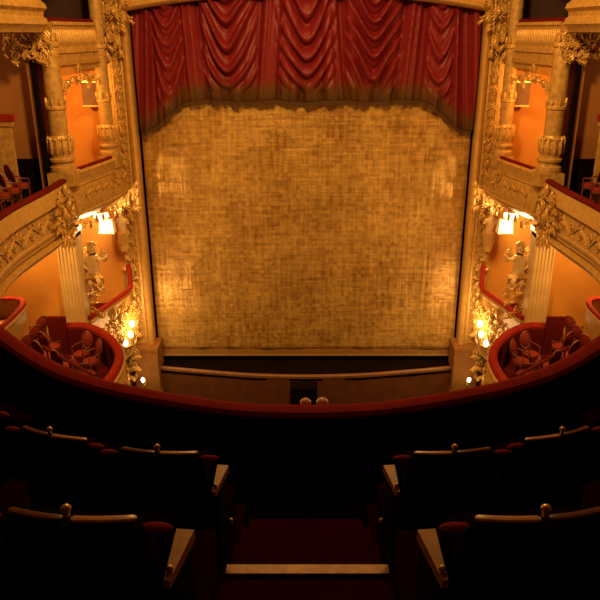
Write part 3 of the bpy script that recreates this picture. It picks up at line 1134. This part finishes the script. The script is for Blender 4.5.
for s in (-1, 1):
    nm = SIDE[s]
    # cherub seated against the pilaster, reaching towards the stage
    t = thing('cherub_statue', f'pale gilded cherub reaching toward the stage beside the {nm} fluted pilaster', 'statue', (s * 6.42, 19.98, 3.75))
    m_ = -s      # +x local = towards the stage axis on the left side
    J = [((0, 0, 0.52), (0.17, 0.15)), ((0.0, 0.0, 0.72), (0.17, 0.14)), ((0.02, 0, 0.92), (0.18, 0.13)), ((0.03, -0.01, 1.04), 0.075),
         ((0.05, -0.03, 1.14), 0.12), ((0.06, -0.04, 1.27), (0.14, 0.145)), ((0.06, -0.03, 1.36), 0.10),
         ((0.19, -0.03, 0.95), 0.075), ((0.36, -0.10, 0.90), 0.06), ((0.50, -0.16, 1.02), 0.045), ((0.56, -0.18, 1.08), 0.04),
         ((-0.16, -0.03, 0.94), 0.075), ((-0.24, -0.12, 0.76), 0.06), ((-0.12, -0.22, 0.66), 0.045), ((-0.05, -0.24, 0.64), 0.04),
         ((0.11, -0.04, 0.42), 0.12), ((0.24, -0.22, 0.26), 0.085), ((0.22, -0.16, 0.02), 0.06), ((0.26, -0.24, -0.04), 0.045),
         ((-0.10, -0.03, 0.40), 0.12), ((-0.04, -0.20, 0.14), 0.085), ((-0.10, -0.10, -0.12), 0.06), ((-0.06, -0.18, -0.18), 0.045)]
    E = [(0, 1), (1, 2), (2, 3), (3, 4), (4, 5), (5, 6), (2, 7), (7, 8), (8, 9), (9, 10), (2, 11), (11, 12), (12, 13), (13, 14), (0, 15), (15, 16), (16, 17), (17, 18), (0, 19), (19, 20), (20, 21), (21, 22)]
    J = [((p[0] * m_, p[1], p[2]), r) for p, r in J]
    body = skin_body('body', J, E, 'marble', t)
    mb = MB()
    rr = random.Random(6)
    for k in range(26):
        a, b_ = rr.uniform(0, 6.28), rr.uniform(0.0, 1.3)
        mb.ball((m_ * 0.06 + 0.13 * math.cos(a) * math.sin(b_), -0.02 + 0.13 * math.sin(a) * math.sin(b_), 1.28 + 0.13 * math.cos(b_)), 0.042, nu=6, nv=4)
    mb.build('curls', 'gold_bright', body)
    mb = MB()
    for sg in (-1, 1):
        mb.ball((m_ * 0.06 + sg * 0.05, -0.175, 1.26), (0.02, 0.012, 0.014), nu=6, nv=4)
    mb.ball((m_ * 0.06, -0.19, 1.225), (0.02, 0.03, 0.025), nu=6, nv=4)
    mb.ball((m_ * 0.06, -0.175, 1.18), (0.035, 0.012, 0.012), nu=6, nv=4)
    mb.build('face', 'marble', body)
    for sg in (-1, 1):
        mb = MB()
        for k in range(6):
            a = R(35 + 17 * k)
            d = Vector((sg * math.sin(a), 0.25, math.cos(a))).normalized()
            sd = Vector((sg * math.cos(a), 0, -math.sin(a)))
            c = Vector((m_ * 0.02 + sg * 0.08, 0.14, 0.92)) + d * (0.17 + 0.012 * k)
            mb.ball(c, (0.19 - 0.012 * k, 0.045, 0.02), d, sd, d.cross(sd), 8, 5)
        mb.build('wing', 'gold_bright', t)
    mb = MB()
    for k in range(7):
        x0 = -0.24 + 0.08 * k
        mb.tube([(m_ * x0, -0.15, 0.5 - 0.03 * abs(k - 3)), (m_ * (x0 + 0.08), -0.19, 0.36), (m_ * (x0 + 0.10), -0.12, 0.16 - 0.03 * (k % 3))], [0.05, 0.055, 0.025], 6)
    mb.build('drapery', 'gold_bright', t)
    mb = MB()
    for k in range(22):
        q = Vector((m_ * rr.uniform(-0.22, 0.2), rr.uniform(-0.12, 0.1), rr.uniform(-1.0, 0.35)))
        (leaf(mb, q, Vector((1, 0, 0)), Vector((0, 0, 1)), Vector((0, -1, 0)), rr.uniform(0, 6.28), 0.3, 0.15, 3) if k % 2 else scroll(mb, q, Vector((1, 0, 0)), Vector((0, 0, 1)), Vector((0, -1, 0)), 0.13, rr.choice((-1, 1)), rr.uniform(0, 6), 1.4))
    mb.build('foliage_bracket', 'gold_bright', t)

    # herm figure on the stage frame, above the sconce
    t = thing('caryatid_statue', f'white armless plaster figure on the stage frame by the {nm} soffit lamp', 'statue', (s * 6.08, 22.46, 4.1))
    J = [((0, 0, 0.62), (0.15, 0.12)), ((0, -0.02, 0.82), (0.13, 0.11)), ((0, -0.06, 1.0), (0.17, 0.14)), ((0, -0.05, 1.13), (0.17, 0.10)), ((0, -0.05, 1.22), 0.06), ((0.0, -0.07, 1.30), 0.085), ((0, -0.09, 1.40), (0.10, 0.115)), ((0, -0.08, 1.48), 0.075),
         ((0, -0.01, 0.42), (0.14, 0.12)), ((0, 0.0, 0.2), (0.09, 0.09)), ((0, 0.02, 0.0), 0.06),
         ((0.17, -0.03, 1.10), 0.07), ((0.22, 0.0, 0.96), 0.055), ((-0.17, -0.03, 1.10), 0.07), ((-0.22, 0.0, 0.96), 0.055)]
    E = [(0, 1), (1, 2), (2, 3), (3, 4), (4, 5), (5, 6), (6, 7), (0, 8), (8, 9), (9, 10), (3, 11), (11, 12), (3, 13), (13, 14)]
    body = skin_body('body', J, E, 'marble', t)
    mb = MB()
    for k in range(18):
        a, b_ = rr.uniform(0, 6.28), rr.uniform(0.0, 1.35)
        mb.ball((0.10 * math.cos(a) * math.sin(b_), -0.06 + 0.10 * math.sin(a) * math.sin(b_), 1.41 + 0.11 * math.cos(b_)), 0.035, nu=6, nv=4)
    mb.build('hair', 'marble', body)
    mb = MB()
    for sg in (-1, 1):
        mb.ball((sg * 0.038, -0.195, 1.41), (0.016, 0.01, 0.011), nu=6, nv=4)
    mb.ball((0, -0.205, 1.38), (0.016, 0.026, 0.024), nu=6, nv=4)
    mb.ball((0, -0.19, 1.345), (0.028, 0.012, 0.01), nu=6, nv=4)
    mb.build('face', 'marble', body)
    mb = MB()
    for k in range(8):
        a = PI + PI * (k + 0.5) / 8
        mb.tube([(0.15 * math.cos(a), 0.13 * math.sin(a), 0.68), (0.17 * math.cos(a), 0.15 * math.sin(a), 0.4), (0.09 * math.cos(a), 0.08 * math.sin(a), 0.05)], [0.035, 0.045, 0.02], 6)
    mb.build('drapery', 'gold_bright', t)

# ------------------------------------------------------------------ lamps
for s in (-1, 1):
    nm = SIDE[s]
    t = thing('soffit_lamp', f'bright lamp with pale square shade under the {nm} stage box front', 'lamp', (s * 6.35, 21.2, 5.84))
    mb = MB()
    mb.lathe([(0.06, -0.28), (0.2, -0.24), (0.26, -0.14), (0.25, -0.03)], (0, 0, 0), 16)
    mb.build('glass', 'bulb_soft', t)
    mb = MB()
    mb.lathe([(0.27, -0.04), (0.28, -0.02), (0.22, 0.03), (0.1, 0.05)], (0, 0, 0), 16)
    mb.build('mount', 'gold_bright', t)
    mb = MB()
    mb.hexa([(-0.24, 0.36, -0.86), (0.24, 0.36, -0.86), (0.24, 0.7, -0.86), (-0.24, 0.7, -0.86)], [(-0.19, 0.42, -0.42), (0.19, 0.42, -0.42), (0.19, 0.64, -0.42), (-0.19, 0.64, -0.42)])
    mb.build('shade', 'shade_lit', t, smooth=False)
    mb = MB()
    mb.tube([(0, 0.53, -0.5), (0, 0.53, -0.2), (0, 0.4, -0.05), (0, 0.12, 0.0)], 0.018, 6)
    mb.build('arm', 'brass', t)

    t = thing('wall_lantern', f'brown box lantern hanging in the orange {nm} upper stage box', 'lantern', (s * 6.68, 22.55, 9.2))
    mb = MB()
    mb.hexa([(-0.22, -0.14, -0.34), (0.22, -0.14, -0.34), (0.22, 0.14, -0.34), (-0.22, 0.14, -0.34)], [(-0.22, -0.14, 0.34), (0.22, -0.14, 0.34), (0.22, 0.14, 0.34), (-0.22, 0.14, 0.34)])
    sh = mb.build('shade', 'shade_brown', t, smooth=False)
    mb = MB()
    mb.box((0, 0, -0.36), (0.48, 0.32, 0.05))
    mb.build('tray', 'brass', t, smooth=False)
    mb = MB()
    mb.box((0, 0, 0.36), (0.48, 0.32, 0.05))
    mb.tube([(0, 0.0, 0.38), (0, 0.0, 0.7)], 0.02, 6)
    mb.build('frame', 'brass', t, smooth=False)
    mb = MB()
    mb.ball((0, -0.16, 0.30), 0.04)
    mb.build('indicator', 'red_lamp', sh)

    t = thing('wall_sconce', f'candelabra wall light with glowing bulbs low on the {nm} stage jamb', 'wall light', (s * 5.80, 21.5, 1.38))
    mb = MB()
    mb.tube([(0, 0.35, -0.2), (0, 0.1, -0.25), (0, -0.2, -0.1), (0, -0.25, 0.08)], 0.03, 6)
    for dx, dz in ((s * -0.08, 0.48), (0.0, 0.10), (s * 0.20, -0.22)):
        mb.tube([(0, -0.1, -0.15), (dx * 0.6, -0.22, -0.22), (dx, -0.28, -0.1 + dz * 0.5), (dx, -0.28, dz + 0.05)], 0.022, 6)
        mb.lathe([(0.02, dz), (0.07, dz + 0.05), (0.05, dz + 0.07)], (dx, -0.28, 0.0), 10)
    arm = mb.build('arm', 'brass', t)
    for dx, dz in ((s * -0.08, 0.48), (0.0, 0.10), (s * 0.20, -0.22)):
        mb = MB()
        mb.ball((dx, -0.28, dz + 0.16), (0.085, 0.085, 0.11), nu=12, nv=8)
        mb.build('bulb', 'bulb', arm)

    t = thing('foot_lamp', f'single small glowing bulb near the floor below the {nm} candelabra', 'lamp', (s * 5.74, 22.0, -0.62))
    mb = MB()
    mb.tube([(0, 0.4, -0.1), (0, 0.1, -0.15), (0, 0, 0.0), (0, 0, 0.08)], 0.025, 6)
    mb.build('arm', 'brass', t)
    mb = MB()
    mb.ball((0, 0, 0.16), (0.065, 0.065, 0.09), nu=12, nv=8)
    mb.build('bulb', 'bulb', t)

# ------------------------------------------------------------------ orchestra pit
t = thing('pit_barrier', 'curved brown orchestra pit wall with a pale rail in front of the stage', 'barrier', (0, 22.1, -2.6))
pp = smooth_path(pitpts, 5)[::-1]
mb = MB()
mb.sweep(pp, [(0.0, -0.5), (0.0, -0.42), (0.05, -0.38), (0.11, -0.38), (0.14, -0.42), (0.14, -0.5)])
rel(mb, (0, 22.1, -2.6)).build('rail', 'pit_rail', t)
mb = MB()
mb.sweep(pp, [(0.02, -2.6), (0.02, -0.5), (0.10, -0.5), (0.10, -2.6)])
rel(mb, (0, 22.1, -2.6)).build('panel', 'pit', t)
t = thing('conductor_podium', 'black boxy conductor stand against the middle of the pit wall', 'podium', (-0.08, 21.75, -2.6))
mb = MB()
mb.box((0, 0, 1.0), (0.92, 0.5, 2.0))
mb.build('body', 'black', t, smooth=False)
mb = MB()
mb.box((0, 0, 2.03), (0.96, 0.54, 0.06))
mb.build('top', 'black', t, smooth=False)
for i, (x, r, which) in enumerate(((-0.005, 0.062, 'left'), (0.175, 0.068, 'right'))):
    t = thing('rail_lamp', f'pale rounded dome peeking over the red balcony rail, {which} one of the pair', 'lamp', (x, 6.66, 7.1), 0, 'pale domes behind the balcony rail')
    mb = MB()
    mb.ball((0, 0, 0.15), (r, r, r * 0.95), nu=16, nv=10)
    mb.build('globe', 'dome', t)
    mb = MB()
    mb.tube([(0, 0, 0.10), (0, 0, 0.05), (0, -0.05, -0.02)], [0.02, 0.02, 0.03], 8)
    mb.build('bracket', 'brass', t)


# ------------------------------------------------------------------ chairs of the boxes
def make_chair():
    t = thing('box_chair', '', 'chair', (0, 0, 0))
    mb = MB()
    for i in range(1):
        mb.lathe([(0.17, 0.43), (0.21, 0.45), (0.21, 0.49), (0.16, 0.52), (0.02, 0.53)], (0, 0, 0), 16)
    mb.build('seat_cushion', 'chair_red', t)
    mb = MB()
    mb.lathe([(0.19, 0.38), (0.215, 0.40), (0.215, 0.45), (0.19, 0.45)], (0, 0, 0), 16)
    mb.build('seat_frame', 'redwood', t)
    ring = []
    for k in range(21):
        a = 2 * PI * k / 20
        z = 0.80 + 0.23 * math.sin(a)
        ring.append((0.19 * math.cos(a), -0.20 - 0.22 * (z - 0.5), z))
    mb = MB()
    mb.tube(ring, 0.026, 6)
    for sg in (-1, 1):
        mb.tube([(sg * 0.15, -0.14, 0.42), (sg * 0.13, -0.21, 0.6), (sg * 0.13, -0.225, 0.64)], 0.02, 6)
    mb.build('back_frame', 'redwood', t)
    mb = MB()
    mb.ball((0, -0.262, 0.80), (0.175, 0.21, 0.05), (1, 0, 0), (0, -0.21, 0.97), (0, 0.97, 0.21), 14, 8)
    mb.build('back_pad', 'chair_red', t)
    for sx in (-1, 1):
        for y0, y1 in ((0.13, 0.17), (-0.13, -0.2)):
            mb = MB()
            mb.tube([(sx * 0.14, y0, 0.40), (sx * 0.15, y0 * 1.05, 0.2), (sx * 0.16, y1, 0.0)], [0.024, 0.019, 0.014], 6)
            mb.build('leg', 'redwood', t)
    mb = MB()
    for sg in (-1, 1):
        mb.tube([(sg * 0.19, -0.23, 0.72), (sg * 0.24, -0.05, 0.68), (sg * 0.22, 0.10, 0.66), (sg * 0.19, 0.13, 0.42)], 0.017, 6)
    mb.build('armrest', 'redwood', t)
    return t


proto = make_chair()
used = [False]


def put_chair(x, y, z, rz, label, group):
    if not used[0]:
        o = proto
        used[0] = True
    else:
        o = copy_tree(proto)
    o.location = (x, y, z)
    o.rotation_euler = (0, 0, rz)
    o['label'] = label
    o['group'] = group
    return o


for s in (-1, 1):
    nm = SIDE[s]
    g = f'red chairs in the {nm} lower box'
    spots = [(-8.05, 19.35, 0.9, 'farthest of the three oval-backed red chairs along the {} box wall'),
             (-8.0, 18.65, 0.9, 'middle of the three oval-backed red chairs along the {} box wall'),
             (-8.0, 18.0, 0.9, 'nearest of the three oval-backed red chairs along the {} box wall'),
             (-7.25, 18.25, -0.6, 'red chair right in front of the low dark screen in the {} lower box'),
             (-7.2, 17.65, -0.6, 'red chair next to the handrail, before the dark screen in the {} lower box'),
             (-6.3, 17.75, 2.6, 'red chair farthest toward the pilaster in the rounded end of the {} lower box'),
             (-5.9, 17.3, 2.2, 'red chair closest to the rounded velvet rim of the {} lower box'),
             (-6.5, 17.05, -0.5, 'red chair turned to the stage in the middle of the {} lower box'),
             (-5.75, 16.5, -1.2, 'red chair by the near rim of the {} lower box beside the handrail')]
    for x, y, rz, lab in spots:
        put_chair(-s * x, y, 2.1, -s * rz, lab.format(nm), g)
    g = f'red chairs in the {nm} loge'
    for k, (x, y) in enumerate(((-7.4, 18.05), (-7.4, 17.45), (-7.4, 16.85), (-7.4, 16.25))):
        lab = ('red loge chair closest to the column in the {} loge', 'second red chair from the column in the {} loge', 'third red chair from the column in the {} loge', 'red chair farthest from the column in the {} loge')[k]
        put_chair(-s * x, y, 6.8, s * 0.7, lab.format(nm), g)
    # raised row floor for the loge chairs
    mb = MB()
    mb.box((s * 8.2, 16.5, 6.6), (2.5, 4.4, 0.4))
    struct('floor_loge_row_' + SIDE[s], mb, 'black')
    # dark handrail of the lower box
    t = thing('box_handrail', f'dark handrail across the {nm} lower box just above the balcony rail', 'handrail', (s * 6.1, 16.2, 2.1))
    mb = MB()
    mb.tube([(-s * -0.9, 0.95, 0.92), (s * 0.0, 0.1, 0.92), (-s * 0.85, -0.66, 0.92)], 0.04, 8)
    mb.build('rail', 'maroon', t)
    for px, py in ((s * 0.88, 0.93), (0, 0.1), (-s * 0.83, -0.64)):
        mb = MB()
        mb.tube([(px, py, 0), (px, py, 0.9)], 0.025, 8)
        mb.build('post', 'redwood', t)

# lyre-backed chair in the left stage box
put_chair(-7.0, 20.2, 6.76, 0.2, 'gilt-lit red chair alone in the left stage box behind its velvet rail', 'red chair in the left stage box')
mb = MB()
for s in (-1, 1):
    mb.box((s * 7.75, 21.0, 6.575), (2.6, 3.2, 0.35))
struct('floor_stage_box', mb, 'velvet_dark')


# ------------------------------------------------------------------ our own rows of theatre seats
def theatre_seat(x, y, z, rz, label, inner, aisle=0):
    """origin on the floor; local +y looks at the stage; aisle=+1/-1 puts the end standard on that side"""
    t = thing('theatre_seat', label, 'theatre seat', (x, y, z), rz, 'dark theatre seats in the balcony rows')
    W = 0.25
    mb = MB()
    ys = lambda q: 0.05 * (1 - q * q)          # curved back
    back = [(W * (-1 + k / 5), -0.24 + 0.05 * abs(-1 + k / 5) ** 2, 0) for k in range(11)]
    prof = []
    vs, fs = [], []
    for k in range(11):
        q = -1 + k / 5
        for (dy, zz) in ((0.0, 0.30), (-0.10, 0.60), (-0.15, 0.90), (-0.07, 0.90), (-0.02, 0.60), (0.08, 0.30)):
            vs.append((W * q, -0.12 + 0.06 * q * q + dy, zz - 0.02 * q * q))
    for k in range(10):
        for i in range(6):
            j = (i + 1) % 6
            fs.append((k * 6 + i, (k + 1) * 6 + i, (k + 1) * 6 + j, k * 6 + j))
    fs.append(tuple(range(6)))
    fs.append(tuple(60 + i for i in range(6)))
    mb.add(vs, fs)
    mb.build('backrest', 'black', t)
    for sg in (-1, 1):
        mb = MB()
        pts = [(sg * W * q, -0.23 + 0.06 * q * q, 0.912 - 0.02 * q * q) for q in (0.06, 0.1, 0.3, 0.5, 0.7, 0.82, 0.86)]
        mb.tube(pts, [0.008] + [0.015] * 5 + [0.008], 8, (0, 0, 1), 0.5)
        half = mb.build('top_rail', 'wood' if sg == inner else 'redwood', t)  # aisle half coloured as catching light, other half as dull in shade
        half['label'] = 'wooden top rail half coloured as lit' if sg == inner else 'wooden top rail half coloured as shaded'
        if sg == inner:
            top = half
    mb = MB()
    mb.ball((0.0, -0.225, 0.945), (0.018, 0.018, 0.016), nu=10, nv=6)
    mb.lathe([(0.012, 0.92), (0.009, 0.935), (0.012, 0.94)], (0, -0.225, 0), 10)
    mb.build('top_knob', 'brass', top)
    mb = MB()
    mb.hexa([(-W, -0.02, 0.40), (W, -0.02, 0.40), (W, 0.06, 0.40), (-W, 0.06, 0.40)], [(-W, -0.06, 0.72), (W, -0.06, 0.72), (W, 0.03, 0.74), (-W, 0.03, 0.74)])
    mb.build('tip_up_seat', 'terrace', t)
    for sx in (-1, 1):
        mb = MB()
        ax_ = sx * (W + 0.035)
        mb.ball((ax_, -0.20, 0.876), (0.055, 0.022, 0.014), nu=12, nv=6)
        mb.build('shoulder_pad', 'velvet', t)
        mb = MB()
        mb.box((ax_, 0.0, 0.30), (0.03, 0.22, 0.60))
        side_frame = mb.build('side_frame', 'black', t, smooth=False)
        if sx == aisle:
            mb = MB()
            mb.hexa([(ax_ - 0.012, -0.16, 0.59), (ax_ + 0.012, -0.16, 0.59), (ax_ + 0.036, 0.09, 0.59), (ax_ - 0.036, 0.09, 0.59)],
                    [(ax_ - 0.010, -0.16, 0.625), (ax_ + 0.010, -0.16, 0.625), (ax_ + 0.034, 0.09, 0.635), (ax_ - 0.034, 0.09, 0.635)])
            arm = mb.build('armrest', 'armrest', t, smooth=False)
            mb = MB()
            mb.ball((ax_, -0.12, 0.638), (0.014, 0.014, 0.014), nu=10, nv=6)
            mb.build('brass_knob', 'brass', arm)
            mb = MB()
            mb.ball((ax_ + sx * 0.03, 0.10, 0.22), (0.016, 0.016, 0.02), nu=10, nv=6)
            mb.build('brass_hook', 'brass', side_frame)
    return t


order = ('aisle-end', 'second', 'third')
for s in (-1, 1):
    nm = SIDE[s]
    for k in range(3):
        x = 0.79 + 0.60 * k
        y = 3.50 + 0.11 * k * k + 0.06 * k
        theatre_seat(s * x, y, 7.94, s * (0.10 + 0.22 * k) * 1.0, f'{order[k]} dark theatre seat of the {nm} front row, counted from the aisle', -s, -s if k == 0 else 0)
    for k in range(2):
        x = 0.74 + 0.66 * k
        y = 2.06 + 0.09 * k
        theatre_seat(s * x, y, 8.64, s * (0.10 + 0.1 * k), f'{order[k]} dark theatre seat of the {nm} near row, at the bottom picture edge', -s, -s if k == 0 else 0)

t = thing('stair_nosing', 'worn brass nosing strip on the edge of the red carpeted aisle step', 'step edge', (0.01, 3.39, 7.95))
mb = MB()
mb.box((0, -0.03, 0.012), (0.98, 0.075, 0.024))
mb.build('strip', 'nosing', t, smooth=False)
